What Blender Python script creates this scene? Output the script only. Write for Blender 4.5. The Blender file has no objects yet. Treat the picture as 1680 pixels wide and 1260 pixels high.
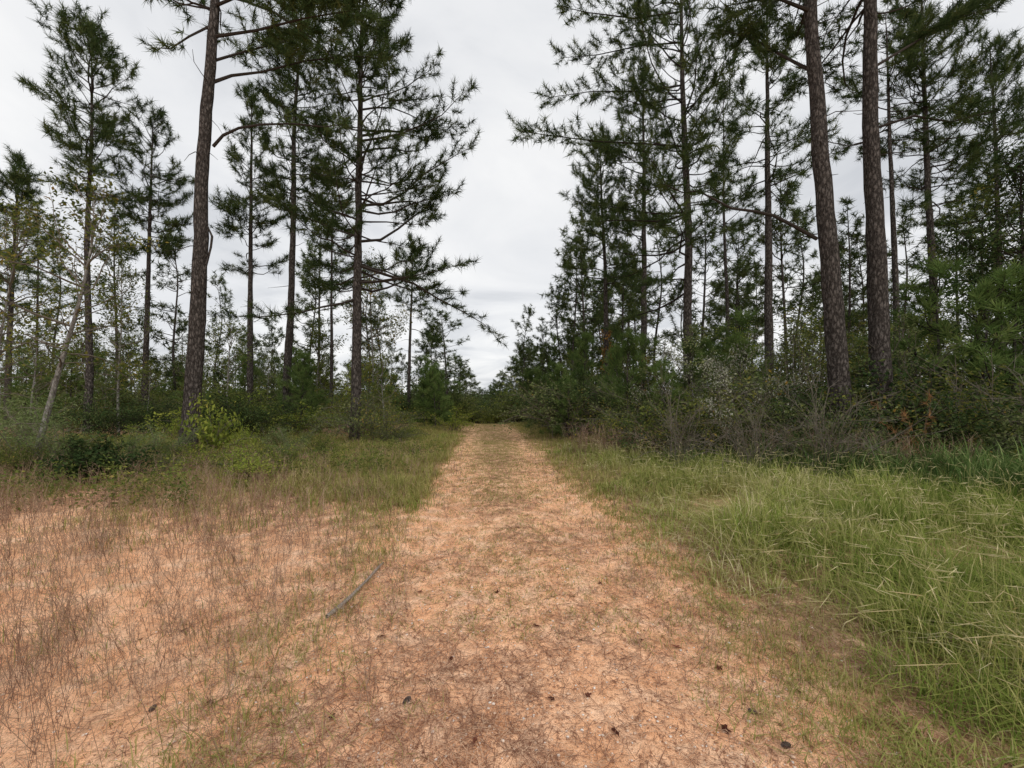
import bpy, math, random
import numpy as np
F=700.;U0=840.;V0=652.;CH=1.6
C=bpy.context.scene.collection
PI=math.pi
def sm(a,b,x):
    t=np.clip((x-a)/(b-a),0,1);return t*t*(3-2*t)
def xc(y): return .32-.064*y
def G(x,y):
    x=np.asarray(x,float);y=np.asarray(y,float)
    d=np.clip(y-20,0,None)
    z=-.07*(np.sqrt(np.minimum(d,112)**2+100)-10)
    z=z+sm(300,900,y)*15
    dd=x-xc(y)
    fade=np.exp(-np.abs(y)/120)
    z=z-.03*np.exp(-((np.abs(dd)-.85)/.28)**2)*fade
    z=z+.10*sm(1.8,5,np.abs(dd))*fade
    z=z+fade*(.025*np.sin(x*1.3+.7*y)+.02*np.sin(2.1*y-1.7*x+1)+.006*np.sin(7*x+3*y)+.005*np.sin(11*y-6*x))*sm(0,2,np.abs(dd)+.4)
    return z
def px(u,v,Y): return np.array([(u-U0)/F*Y,Y,CH+(V0-v)/F*Y])
def gpx(u,v):
    Y=CH*F/(v-V0);return (u-U0)/F*Y,Y
# ---------------------------------------------------------------- mesh accumulator
class M:
    def __init__(s): s.V=[];s.Q=[];s.T=[];s.A=[];s.n=0
    def add(s,V,Q=None,T=None,a=.5):
        V=np.asarray(V,float).reshape(-1,3)
        if Q is not None and len(Q): s.Q.append(np.asarray(Q,int).reshape(-1,4)+s.n)
        if T is not None and len(T): s.T.append(np.asarray(T,int).reshape(-1,3)+s.n)
        s.A.append(np.full(len(V),float(a)) if np.isscalar(a) else np.asarray(a,float).ravel())
        s.V.append(V);s.n+=len(V)
    def mesh(s,name,mat,smooth=False):
        me=bpy.data.meshes.new(name)
        V=np.concatenate(s.V);A=np.concatenate(s.A)
        Q=np.concatenate(s.Q) if s.Q else np.zeros((0,4),int)
        T=np.concatenate(s.T) if s.T else np.zeros((0,3),int)
        me.vertices.add(len(V));me.vertices.foreach_set('co',V.astype(np.float32).ravel())
        li=np.concatenate([Q.ravel(),T.ravel()]).astype(np.int32)
        ls=np.concatenate([np.arange(len(Q))*4,len(Q)*4+np.arange(len(T))*3]).astype(np.int32)
        me.loops.add(len(li));me.loops.foreach_set('vertex_index',li)
        me.polygons.add(len(ls));me.polygons.foreach_set('loop_start',ls)
        try: me.polygons.foreach_set('loop_total',np.concatenate([np.full(len(Q),4),np.full(len(T),3)]).astype(np.int32))
        except Exception: pass
        at=me.attributes.new('rnd','FLOAT','POINT');at.data.foreach_set('value',A.astype(np.float32))
        me.update(calc_edges=True)
        me.polygons.foreach_set('use_smooth',np.full(len(ls),smooth))
        me.materials.append(mat)
        return me
def obj(name,me,parent=None):
    o=bpy.data.objects.new(name,me);C.objects.link(o)
    if parent: o.parent=parent
    return o
def tag(o,label=None,cat=None,group=None,kind=None):
    if label:o['label']=label
    if cat:o['category']=cat
    if group:o['group']=group
    if kind:o['kind']=kind
    return o
def thing(name,label,cat,loc,rz=0,group=None,sc=(1,1,1)):
    o=bpy.data.objects.new(name,None);C.objects.link(o);o.location=[float(a) for a in loc];o.rotation_euler=(0,0,rz);o.scale=sc
    o.empty_display_size=.2
    return tag(o,label,cat,group)
def nrm(a): return a/np.maximum(np.linalg.norm(a,axis=-1,keepdims=True),1e-9)
def tube(m,P,R,k=6,a=.5,rough=0,rng=None):
    P=np.array(P,float);R=np.array(R,float);n=len(P)
    D=nrm(np.gradient(P,axis=0))
    ref=np.array([0,1,0.]) if abs(D[:,2].mean())>.7 else np.array([0,0,1.])
    A=nrm(np.cross(D,ref));B=np.cross(D,A)
    th=np.arange(k)/k*2*PI
    rr=np.repeat(R[:,None],k,1)
    if rough: rr=rr*(1+rng.normal(0,rough,(n,k)))
    V=P[:,None]+rr[...,None]*(np.cos(th)[None,:,None]*A[:,None]+np.sin(th)[None,:,None]*B[:,None])
    i=np.arange(n-1)[:,None]*k;j=np.arange(k)[None];j2=(j+1)%k
    Q=np.stack([i+j,i+j2,i+k+j2,i+k+j],-1).reshape(-1,4)
    m.add(V,Q,a=a)
    m.add(np.concatenate([V[-1],P[-1:]+D[-1:]*R[-1]*.3]),T=[(q,(q+1)%k,k) for q in range(k)],a=a)
def sticks(m,P0,P1,r0,r1,a=.5):
    P0=np.array(P0,float);P1=np.array(P1,float);N=len(P0)
    if N==0:return
    D=nrm(P1-P0);ref=np.where(np.abs(D[:,2:])<.8,np.array([[0,0,1.]]),np.array([[1.,0,0]]))
    A=nrm(np.cross(D,ref));B=np.cross(D,A)
    r0=np.broadcast_to(r0,(N,));r1=np.broadcast_to(r1,(N,))
    V=[]
    for Pq,r in((P0,r0),(P1,r1)):
        for t in(0,2.0944,4.18879): V.append(Pq+r[:,None]*(math.cos(t)*A+math.sin(t)*B))
    V=np.stack(V,1)
    b=np.arange(N)[:,None]*6
    Q=np.concatenate([b+np.array([[0,1,4,3]]),b+np.array([[1,2,5,4]]),b+np.array([[2,0,3,5]])])
    m.add(V,Q,a=a)
def needle_T(n,w,rng,bias=.55,base=.6):
    V=[];
    for i in range(n):
        d=rng.normal(size=3);d/=np.linalg.norm(d);d=d+np.array([0,0,bias]);d/=np.linalg.norm(d)
        b=np.array([0,0,-rng.uniform(0,base)]);l=rng.uniform(.65,1.1)
        s=np.cross(d,rng.normal(size=3));s/=np.linalg.norm(s)
        V+=[b-s*w/2,b+s*w/2,b+d*l]
    return np.array(V),np.arange(n*3).reshape(-1,3),False
def leaf_T(n,ls,rng,asp=.5,rad=1.):
    V=[]
    for i in range(n):
        c=rng.normal(size=3)*rad*.5
        d=rng.normal(size=3);d[2]*=.6;d/=np.linalg.norm(d)
        s=np.cross(d,rng.normal(size=3)*.4+np.array([0,0,1.]));s/=np.linalg.norm(s)
        up=np.cross(d,s)*.12*ls
        l=ls*rng.uniform(.7,1.2);w=l*asp/2
        V+=[c,c+d*l*.45+s*w-up,c+d*l,c+d*l*.45-s*w-up]
    return np.array(V),np.arange(n*4).reshape(-1,4),True
def inst(m,T,P,D,S,rng,av=.1):
    V0_,Fa,quad=T;P=np.array(P,float);N=len(P)
    if N==0:return
    D=nrm(np.array(D,float));S=np.broadcast_to(S,(N,))
    ref=np.where(np.abs(D[:,2:])<.8,np.array([[0,0,1.]]),np.array([[1.,0,0]]))
    A=nrm(np.cross(D,ref));B=np.cross(D,A);t=rng.uniform(0,2*PI,N)[:,None]
    A2=A*np.cos(t)+B*np.sin(t);B2=np.cross(D,A2)
    V=P[:,None]+S[:,None,None]*(V0_[None,:,0:1]*A2[:,None]+V0_[None,:,1:2]*B2[:,None]+V0_[None,:,2:3]*D[:,None])
    k=len(V0_);f=(Fa[None]+(np.arange(N)*k)[:,None,None]).reshape(-1,Fa.shape[1])
    per=4 if quad else 3
    a=rng.uniform(0,1,N)[:,None]*.7+np.repeat(rng.uniform(0,.3,(N,k//per)),per,axis=1)
    if quad: m.add(V,Q=f,a=a)
    else: m.add(V,T=f,a=a)
# ---------------------------------------------------------------- tree machinery
class Acc:
    def __init__(s): s.w=M();s.f=M();s.a=[];s.b=[];s.tp=[];s.td=[]
def limb(acc,P,r0,r1,rng,f0=.3,step=.24,tl=.5,tsp=.16,up=.3,k=4,spread=(35,65),vup=(-8,28)):
    P=np.array(P,float);seg=np.linalg.norm(np.diff(P,axis=0),axis=1);cum=np.concatenate([[0],np.cumsum(seg)]);L=cum[-1]
    tube(acc.w,P,np.linspace(r0,r1,len(P)),k)
    s=L*f0;side=1;d=P[-1]-P[-2]
    while s<L:
        f=s/L
        p=np.array([np.interp(s,cum,P[:,i]) for i in range(3)])
        i=min(np.searchsorted(cum,s),len(P)-1);d=P[i]-P[i-1];d=d/np.linalg.norm(d)
        az=math.atan2(d[1],d[0])+side*math.radians(rng.uniform(*spread));el=math.asin(np.clip(d[2],-1,1))*.7+math.radians(rng.uniform(*vup))
        l=tl*rng.uniform(.45,1.25)*(1.15-.6*f)
        td=np.array([math.cos(el)*math.cos(az),math.cos(el)*math.sin(az),math.sin(el)])
        acc.a.append(p);acc.b.append(p+td*l)
        nt=max(1,min(int(l/tsp),3))
        for q in range(nt):
            g=1-q*tsp/l
            acc.tp.append(p+td*l*g);acc.td.append(td+np.array([0,0,up])+rng.normal(0,.3,3))
        side=-side;s+=step*rng.uniform(.5,1.6)
    acc.tp.append(P[-1]);acc.td.append(d+np.array([0,0,up]))
def grow(p0,az,e0,L,rng,n=7,bend=5,jit=7):
    P=[np.array(p0,float)];e=e0
    for i in range(n-1):
        a=math.radians(az);r=math.radians(e)
        P.append(P[-1]+L/(n-1)*np.array([math.cos(r)*math.cos(a),math.cos(r)*math.sin(a),math.sin(r)]))
        e+=bend+rng.normal(0,jit);az+=rng.normal(0,jit)
    return P
def shape_cone(s): return .16+.84*(1-s)**.6
def shape_round(s): return (.25+.75*math.sin(PI*min(1,(.25+.75*s)))**.6) if s<.97 else .3
def gen_tree(rng,pts,dia,zc,L,T,ts,dz=.34,nper=2.2,shape=shape_cone,asym=(0,0),elev=(-6,48),step=.185,tl=.75,tsp=.18,bend=4,stubs=10,k=10,custom=(),rough=.03,f0=.4,skip=.15,up=.35,jit=12):
    pts=np.array(pts,float);H=pts[-1,2];acc=Acc();tr=M()
    nz=max(10,int((H-pts[0,2])/.35));zs=np.linspace(pts[0,2],H,nz)
    X=np.interp(zs,pts[:,2],pts[:,0]);Yy=np.interp(zs,pts[:,2],pts[:,1])
    for _ in range(8):
        X[1:-1]=.25*X[:-2]+.5*X[1:-1]+.25*X[2:];Yy[1:-1]=.25*Yy[:-2]+.5*Yy[1:-1]+.25*Yy[2:]
    wob=np.cumsum(rng.normal(0,dia*.025,nz));X=X+wob-wob[0];
    ax=lambda z:np.array([np.interp(z,zs,X),np.interp(z,zs,Yy),z])
    t=(zs-zs[0])/(H-zs[0]);R=dia/2*(.06+.94*(1-t)**.75)+dia*.22*np.exp(-(zs-zs[0])/.25)
    tube(tr,np.stack([X,Yy,zs],1),R,k,rough=rough,rng=rng)
    z=zc
    while z<H-.15:
        s=(z-zc)/(H-zc)
        for q in range(max(1,int(rng.normal(nper,.8)))):
            if rng.uniform()<skip*(2-2*s):continue
            az=rng.uniform(0,360)
            l=L*shape(s)*rng.uniform(.5,1.15)*(1+asym[0]*math.cos(math.radians(az-asym[1])))
            e=elev[0]+(elev[1]-elev[0])*s+rng.normal(0,11)
            P=grow(ax(z+rng.uniform(-.1,.1)),az,e,max(l,.25),rng,bend=bend,jit=jit)
            limb(acc,P,.009*l+.008,.004,rng,f0=f0,step=step,tl=tl*min(1,l/L+.3),tsp=tsp,up=up)
        z+=dz*rng.uniform(.5,1.5)
    for i in range(stubs):
        z=rng.uniform(max(pts[0,2]+(zc-pts[0,2])*.35,.5),zc+.5);az=rng.uniform(0,360);l=rng.uniform(.2,1.1)
        P=grow(ax(z),az,rng.uniform(-25,15),l,rng,n=4,bend=-3,jit=12);tube(acc.w,P,np.linspace(.014,.004,4),4)
    for cp in custom: limb(acc,cp['P'],cp.get('r0',.05),cp.get('r1',.008),rng,f0=cp.get('f0',.3),step=cp.get('step',step),tl=cp.get('tl',tl*1.2),tsp=tsp,k=6)
    sticks(acc.w,acc.a,acc.b,.005,.003)
    inst(acc.f,T,acc.tp,acc.td,ts*rng.uniform(.75,1.25,len(acc.tp)),rng)
    return tr,acc.w,acc.f,ax
def gen_shrub(rng,H,R,ns,T,ts,step=.12,tl=.3,tsp=.1,arch=-12,e=(50,85),r=.008,f0=.25,jit=8,up=.3):
    acc=Acc()
    for i in range(ns):
        az=rng.uniform(0,360);el=rng.uniform(*e)
        p0=np.array([rng.normal(0,R*.18),rng.normal(0,R*.18),-.05])
        P=grow(p0,az,el,H*rng.uniform(.75,1.25),rng,n=6,bend=arch,jit=jit)
        limb(acc,P,r,r*.3,rng,f0=f0,step=step,tl=tl,tsp=tsp,up=up,spread=(25,80),vup=(-15,45))
    sticks(acc.w,acc.a,acc.b,r*.4,r*.2)
    inst(acc.f,T,acc.tp,acc.td,ts*rng.uniform(.7,1.3,len(acc.tp)),rng)
    return acc.w,acc.f
# ---------------------------------------------------------------- materials
def newmat(name):
    m=bpy.data.materials.new(name);m.use_nodes=True;nt=m.node_tree;nt.nodes.clear();return m,nt,nt.nodes,nt.links
def ramp(N,stops):
    r=N.new('ShaderNodeValToRGB');e=r.color_ramp.elements
    e[0].position=stops[0][0];e[0].color=(*stops[0][1],1);e[1].position=stops[-1][0];e[1].color=(*stops[-1][1],1)
    for p,c in stops[1:-1]:
        q=e.new(p);q.color=(*c,1)
    return r
def foliage(name,stops,tr=.3,var=(.78,1.2),k=1.):
    m,nt,N,Lk=newmat(name)
    at=N.new('ShaderNodeAttribute');at.attribute_name='rnd'
    r=ramp(N,[(p,tuple(q*k for q in c)) for p,c in stops]);Lk.new(at.outputs['Fac'],r.inputs[0])
    oi=N.new('ShaderNodeObjectInfo');mr=N.new('ShaderNodeMapRange');mr.inputs[3].default_value=var[0];mr.inputs[4].default_value=var[1]
    Lk.new(oi.outputs['Random'],mr.inputs[0])
    hs=N.new('ShaderNodeHueSaturation');Lk.new(mr.outputs[0],hs.inputs['Value']);Lk.new(r.outputs[0],hs.inputs['Color'])
    d=N.new('ShaderNodeBsdfDiffuse');o=N.new('ShaderNodeOutputMaterial')
    Lk.new(hs.outputs[0],d.inputs['Color'])
    if tr>0:
        t=N.new('ShaderNodeBsdfTranslucent');x=N.new('ShaderNodeMixShader');x.inputs[0].default_value=tr
        Lk.new(hs.outputs[0],t.inputs['Color']);Lk.new(d.outputs[0],x.inputs[1]);Lk.new(t.outputs[0],x.inputs[2]);Lk.new(x.outputs[0],o.inputs[0])
    else: Lk.new(d.outputs[0],o.inputs[0])
    return m
def bark(name,c0,c1,c2,sc=9,st=.35,bump=.6):
    m,nt,N,Lk=newmat(name)
    tc=N.new('ShaderNodeTexCoord');mp=N.new('ShaderNodeMapping');mp.inputs['Scale'].default_value=(1,1,st);Lk.new(tc.outputs['Object'],mp.inputs[0])
    nz=N.new('ShaderNodeTexNoise');nz.inputs['Scale'].default_value=sc*1.6;nz.inputs['Detail'].default_value=7;nz.inputs['Roughness'].default_value=.7;Lk.new(mp.outputs[0],nz.inputs[0])
    vm=N.new('ShaderNodeMixRGB');vm.inputs[0].default_value=.1;Lk.new(mp.outputs[0],vm.inputs[1]);Lk.new(nz.outputs['Color'],vm.inputs[2])
    vo=N.new('ShaderNodeTexVoronoi');vo.feature='DISTANCE_TO_EDGE';vo.inputs['Scale'].default_value=sc;Lk.new(vm.outputs[0],vo.inputs[0])
    r=ramp(N,[(0,c0),(.2,c1),(.5,c2)]);
    ad=N.new('ShaderNodeMath');ad.operation='MULTIPLY_ADD';ad.inputs[1].default_value=1.1;Lk.new(vo.outputs[0],ad.inputs[0])
    m2=N.new('ShaderNodeMath');m2.operation='MULTIPLY';m2.inputs[1].default_value=.6;Lk.new(nz.outputs[0],m2.inputs[0]);Lk.new(m2.outputs[0],ad.inputs[2])
    sb=N.new('ShaderNodeMath');sb.operation='SUBTRACT';sb.inputs[1].default_value=.2;Lk.new(ad.outputs[0],sb.inputs[0]);Lk.new(sb.outputs[0],r.inputs[0])
    b=N.new('ShaderNodeBump');b.inputs['Strength'].default_value=bump;b.inputs['Distance'].default_value=.04;Lk.new(ad.outputs[0],b.inputs['Height'])
    d=N.new('ShaderNodeBsdfDiffuse');Lk.new(r.outputs[0],d.inputs['Color']);Lk.new(b.outputs[0],d.inputs['Normal'])
    o=N.new('ShaderNodeOutputMaterial');Lk.new(d.outputs[0],o.inputs[0]);return m
MB=bark('pine_bark',(.012,.010,.009),(.065,.055,.049),(.19,.164,.148),sc=19,st=.35,bump=1.)
MBG=bark('grey_bark',(.10,.09,.08),(.22,.205,.185),(.38,.36,.33),sc=20)
MTW=foliage('dark_twig',[(0,(.035,.028,.024)),(1,(.065,.054,.046))],0)
MTG=foliage('grey_twig',[(0,(.10,.085,.065)),(1,(.20,.17,.14))],0)
MN=foliage('pine_needles',[(0,(.028,.046,.018)),(.45,(.058,.086,.031)),(.8,(.105,.135,.046)),(1,(.175,.175,.065))],.3)
MNF=foliage('far_needles',[(0,(.040,.062,.024)),(.5,(.08,.11,.041)),(1,(.155,.175,.063))],.3)
MNY=foliage('young_needles',[(0,(.06,.10,.028)),(.5,(.12,.18,.052)),(.85,(.19,.25,.078)),(1,(.27,.28,.1))],.35)
ML1=foliage('green_leaves',[(0,(.055,.078,.02)),(.5,(.12,.15,.04)),(.85,(.21,.22,.055)),(1,(.32,.25,.065))],.4,(.7,1.25))
ML2=foliage('yellow_green_leaves',[(0,(.11,.15,.028)),(.5,(.22,.27,.05)),(.85,(.36,.38,.075)),(1,(.45,.36,.08))],.4)
ML3=foliage('dark_leaves',[(0,(.02,.038,.014)),(.6,(.055,.085,.03)),(1,(.12,.14,.05))],.25)
ML4=foliage('autumn_leaves',[(0,(.06,.08,.022)),(.4,(.12,.15,.04)),(.8,(.24,.22,.05)),(1,(.38,.22,.055))],.4)
ML5=foliage('grey_green_leaves',[(0,(.07,.095,.038)),(.5,(.14,.17,.065)),(1,(.27,.28,.12))],.35)
MLP=foliage('pale_feathery',[(0,(.09,.13,.045)),(.6,(.18,.23,.085)),(1,(.32,.35,.17))],.3)
MLW=foliage('pale_blossom',[(0,(.18,.2,.12)),(.5,(.38,.38,.29)),(1,(.6,.58,.48))],.3)
MLO=foliage('dead_needles',[(0,(.18,.09,.04)),(1,(.42,.22,.1))],.2)
MLV=foliage('vine_leaves',[(0,(.14,.07,.02)),(.5,(.30,.15,.04)),(1,(.45,.30,.08))],.3)
MG1=foliage('tall_grass',[(0,(.11,.165,.03)),(.3,(.22,.285,.06)),(.58,(.37,.39,.11)),(.82,(.54,.49,.23)),(1,(.78,.68,.44))],.35,(.98,1.02))
MG2=foliage('short_grass',[(0,(.14,.16,.04)),(.4,(.28,.28,.08)),(.75,(.43,.37,.15)),(1,(.50,.35,.21))],.3,(.98,1.02))
MG3=foliage('dark_grass',[(0,(.05,.09,.03)),(.5,(.11,.18,.05)),(1,(.28,.33,.13))],.3,(.98,1.02))
MW=foliage('dry_weed',[(0,(.15,.085,.06)),(.5,(.30,.19,.13)),(1,(.52,.38,.27))],.1,(.98,1.02))
MST=foliage('straw',[(0,(.15,.065,.04)),(.5,(.32,.165,.105)),(1,(.62,.41,.27))],0,(.98,1.02))
MPB=foliage('pebble',[(0,(.30,.15,.09)),(.4,(.58,.34,.21)),(.8,(.70,.52,.39)),(1,(.78,.73,.67))],0,(.98,1.02))
MDL=foliage('dead_leaf',[(0,(.08,.03,.02)),(1,(.22,.08,.05))],.1)
MCN=foliage('cone_scales',[(0,(.10,.075,.065)),(1,(.28,.22,.19))],0)
MSK=bark('stick_bark',(.12,.095,.075),(.27,.22,.18),(.42,.36,.30),sc=40,st=1,bump=.3)
# ---------------------------------------------------------------- ground
def masks(x,y):
    d=x-xc(y);ad=np.abs(d)
    path=(1-sm(1.2,2.4,ad))*(1-.55*sm(5.5,12,y))*(1-.5*sm(10,22,y))
    trk=np.exp(-((ad-.9)/.42)**2)*(.95-.55*sm(7,20,y))
    lot=sm(-12,-6.5,x)*(1-sm(2.8,9.0,y))*(d<0)*.95
    sand=np.maximum(np.maximum(path,trk*.85),lot)
    sand=sand*(1-.5*np.exp(-(d/.45)**2)*sm(3.5,6,y))
    sand=np.where((d>1.2),sand*(1-sm(1.4,2.4,d)),sand)
    green=np.clip(sm(1.4,2.4,d)*.85+sm(4.5,8,y)*.4*(ad<4)+sm(8,14,y)*.35,0,1)
    return sand,green
def build_ground():
    xs=np.sinh(np.linspace(-7.5,7.5,420));ys=np.sinh(np.linspace(-4.5,8,480))
    X,Y=np.meshgrid(xs,ys);Z=G(X,Y);rng=np.random.default_rng(3)
    near=np.exp(-(np.hypot(X,Y)/10)**2);Z=Z+rng.normal(0,.005,Z.shape)*near
    m=M();nx=len(xs);ny=len(ys)
    i=np.arange(ny-1)[:,None]*nx;j=np.arange(nx-1)[None]
    Q=np.stack([i+j,i+j+1,i+nx+j+1,i+nx+j],-1).reshape(-1,4)
    s,g=masks(X,Y)
    m.add(np.stack([X,Y,Z],-1),Q,a=s.ravel())
    mat,nt,N,Lk=newmat('ground_soil')
    me=m.mesh('ground',mat,True)
    at=me.attributes.new('green','FLOAT','POINT');at.data.foreach_set('value',g.ravel().astype(np.float32))
    def noise(sc,det=6,w=None,rough=.6):
        n=N.new('ShaderNodeTexNoise');n.inputs['Scale'].default_value=sc;n.inputs['Detail'].default_value=det;n.inputs['Roughness'].default_value=rough
        Lk.new(tc.outputs['Object'],n.inputs[0]);return n.outputs[0]
    def mth(op,a,b=None,c=None,cl=False):
        n=N.new('ShaderNodeMath');n.operation=op;n.use_clamp=cl
        for k,v in enumerate((a,b,c)):
            if v is None:continue
            if isinstance(v,(int,float)):n.inputs[k].default_value=v
            else:Lk.new(v,n.inputs[k])
        return n.outputs[0]
    def mix(f,a,b,bt='MIX'):
        n=N.new('ShaderNodeMixRGB');n.blend_type=bt
        if isinstance(f,(int,float)):n.inputs[0].default_value=f
        else:Lk.new(f,n.inputs[0])
        for k,v in((1,a),(2,b)):
            if isinstance(v,tuple):n.inputs[k].default_value=(*v,1)
            else:Lk.new(v,n.inputs[k])
        return n.outputs[0]
    def rmp(v,st):
        r=ramp(N,st);Lk.new(v,r.inputs[0]);return r.outputs[0]
    tc=N.new('ShaderNodeTexCoord')
    a1=N.new('ShaderNodeAttribute');a1.attribute_name='rnd';a2=N.new('ShaderNodeAttribute');a2.attribute_name='green'
    big=noise(.9,5);mid=noise(4,6);fine=noise(38,5,rough=.7);grain=noise(150,3,rough=.75)
    sand=rmp(mid,[(.3,(.84,.43,.225)),(.5,(.93,.54,.32)),(.7,(.97,.66,.45))])
    sand=mix(.8,sand,rmp(grain,[(.36,(.40,.29,.24)),(.47,(.96,.96,.96)),(.6,(1.25,1.25,1.25))]),'MULTIPLY')
    sand=mix(.7,sand,rmp(fine,[(.34,(.42,.32,.27)),(.46,(1,1,1)),(.7,(1.1,1.1,1.08))]),'MULTIPLY')
    dirt=rmp(fine,[(.3,(.17,.09,.055)),(.5,(.38,.22,.14)),(.7,(.60,.39,.26))])
    grn=rmp(fine,[(.3,(.08,.085,.028)),(.5,(.20,.18,.06)),(.7,(.38,.31,.13))])
    gf=mth('MULTIPLY_ADD',big,1.6,mth('ADD',a2.outputs['Fac'],-1.1),cl=True)
    under=mix(gf,dirt,grn)
    sf=mth('ADD',mth('MULTIPLY',a1.outputs['Fac'],1.6),mth('MULTIPLY_ADD',mth('ADD',mid,noise(14,6,rough=.75)),3.2,-3.3),cl=True)
    lit=mth('MULTIPLY',rmp(noise(3.2,10,rough=.85),[(.5,(0,0,0)),(.6,(1,1,1))]),.4)
    sand=mix(lit,sand,dirt)
    col=mix(sf,under,sand)
    sx=N.new('ShaderNodeSeparateXYZ');Lk.new(tc.outputs['Object'],sx.inputs[0])
    mr=N.new('ShaderNodeMapRange');mr.inputs[1].default_value=36;mr.inputs[2].default_value=120;Lk.new(sx.outputs[1],mr.inputs[0])
    col=mix(mr.outputs[0],col,(.07,.095,.05))
    h=mth('ADD',mth('MULTIPLY',fine,.6),mth('MULTIPLY',grain,.3))
    b=N.new('ShaderNodeBump');b.inputs['Strength'].default_value=1.;b.inputs['Distance'].default_value=.018;Lk.new(h,b.inputs['Height'])
    d=N.new('ShaderNodeBsdfDiffuse')
    Lk.new(col,d.inputs['Color']);Lk.new(b.outputs[0],d.inputs['Normal'])
    o=N.new('ShaderNodeOutputMaterial');Lk.new(d.outputs[0],o.inputs[0])
    tag(obj('ground',me),'orange sandy track and grassy verges running to the horizon','ground',kind='structure')
build_ground()
# ---------------------------------------------------------------- grasses
def logy(rng,n,a,b): return a*(b/a)**rng.uniform(0,1,n)
def blades(m,x,y,h,w,az,c,a):
    n=len(x);z=G(x,y)-.01
    S=np.array([0,.38,.72,1.]);W=np.array([.8,1.,.65,0.])
    ox=np.cos(az);oy=np.sin(az);V=np.zeros((n,7,3));k=0
    for i,(s,ww) in enumerate(zip(S,W)):
        bx=x+ox*c*h*s*s;by=y+oy*c*h*s*s;bz=z+h*(s-.38*c*s*s)
        if i<3:
            for sg in(-1,1):
                V[:,k,0]=bx-sg*oy*w*ww/2;V[:,k,1]=by+sg*ox*w*ww/2;V[:,k,2]=bz;k+=1
        else: V[:,k]=np.stack([bx,by,bz],1)
    b=np.arange(n)[:,None]*7
    Q=np.concatenate([b+np.array([[0,1,3,2]]),b+np.array([[2,3,5,4]])]);T=b+np.array([[4,5,6]])
    m.add(V,Q,T,a=np.repeat(a,7))
def tufts(m,rng,cx,cy,h,per,w,spread=.05,cmax=1.,a0=0,a1=1,shift=None):
    n=len(cx);X=np.repeat(cx,per)+rng.normal(0,spread,n*per);Y=np.repeat(cy,per)+rng.normal(0,spread,n*per)
    hh=np.repeat(h,per)*rng.uniform(.5,1.15,n*per);az=rng.uniform(0,2*PI,n*per)
    tint=np.repeat(rng.uniform(0,.5,n),per)+rng.uniform(0,.5,n*per)
    if shift is not None: tint=np.clip(tint+np.repeat(shift,per),0,1)
    ww=w*np.sqrt(np.maximum(Y,2.5)/3)*rng.uniform(.6,1.4,n*per)
    blades(m,X,Y,hh,ww,az,rng.uniform(.15,cmax,n*per),a0+(a1-a0)*tint)
def redge(y): return np.where(y<11.4,2.6+(11.4-y)*1.15,xc(y)+3.0)
rng=np.random.default_rng(11)
m=M();n=9600;y=logy(rng,n,1.1,13);x=xc(y)+1.4+rng.uniform(0,1,n)**.9*9.5
d=x-xc(y);ok=(x<redge(y)+1.2)&(x<y*1.35+1.2);x,y,d=x[ok],y[ok],d[ok]
pn=np.sin(x*1.7+y*.9)+np.sin(y*2.3-x*1.1)+.8*np.sin(x*4.1-y*3.3)+.5*np.sin(x*8.3+y*6.1)
k=((pn>-1.1)|(rng.uniform(size=len(x))<.35))&(rng.uniform(size=len(x))<.5+.5*sm(1.4,2.1,d));x,y,d,pn=x[k],y[k],d[k],pn[k]
h=.07+.38*sm(1.45,3.7,d+pn*.3)+.09*pn*sm(1.5,2.6,d)
tufts(m,rng,x,y,np.clip(h,.04,.74),13,.0064,.06,1.7,shift=.02+.13*np.sin(x*.9-y*1.3)+.13*np.sin(x*2.9+y*2.2)-.08*sm(3,7,d)+.08*(1-sm(1.5,2.8,d)))
tag(obj('tall_grass',m.mesh('tall_grass',MG1)),'tall green and straw coloured grass filling the verge right of the track','grass',kind='stuff')
m=M();n=4200;y=logy(rng,n,1.6,11);x=xc(y)+2.0+rng.uniform(0,1,n)*8;ok=(x<redge(y)+.5)&(x<y*1.35+1);x,y=x[ok],y[ok];n=len(x);z=G(x,y)
h=rng.uniform(.25,.65,n);l=rng.normal(0,.17,(n,2));P0=np.stack([x,y,z],1);P1=np.stack([x+l[:,0],y+l[:,1],z+h],1)
sticks(m,P0,P1,.0015,.0011,.7);D=nrm(P1-P0);P2=P1+D*.07+np.stack([l[:,0]*.4,l[:,1]*.4,-np.abs(l[:,0])*.25],1);sticks(m,P1,(P1+P2)/2,.0014,.0030,.85);sticks(m,(P1+P2)/2,P2,.0030,.0008,.95)
tag(obj('grass_seed_heads',m.mesh('grass_seed_heads',MG1)),'pale seed heads standing over the tall grass on the right','grass seed heads',kind='stuff')
m=M();n=4200;y=rng.uniform(4.6,10.2,n);x=rng.uniform(3.6,13.5,n);ok=(x>redge(y)-1.9+.7*np.sin(x*1.7));x,y=x[ok],y[ok]
tufts(m,rng,x,y,rng.uniform(.35,.95,len(x))*(1+.25*np.sin(x*1.9+y)),12,.010,.09,1.5)
tag(obj('dark_grass',m.mesh('dark_grass',MG3)),'darker arching grass mounded below the shrubs on the far right','grass',kind='stuff')
m=M()
n=12500;y=logy(rng,n,2.6,16);x=xc(y)-1.3-rng.uniform(0,1,n)**1.2*15;ok=(x>-y*1.35-1)&(rng.uniform(size=n)<.08+.92*sm(3.6,7.5,y));x,y=x[ok],y[ok]
pn=np.sin(x*1.9+y*.7)+np.sin(y*1.7-x*1.3)+.7*np.sin(x*4.3+y*3.1);ok=(pn>-.5)|(rng.uniform(size=len(x))<.25);x,y,pn=x[ok],y[ok],pn[ok]
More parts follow.
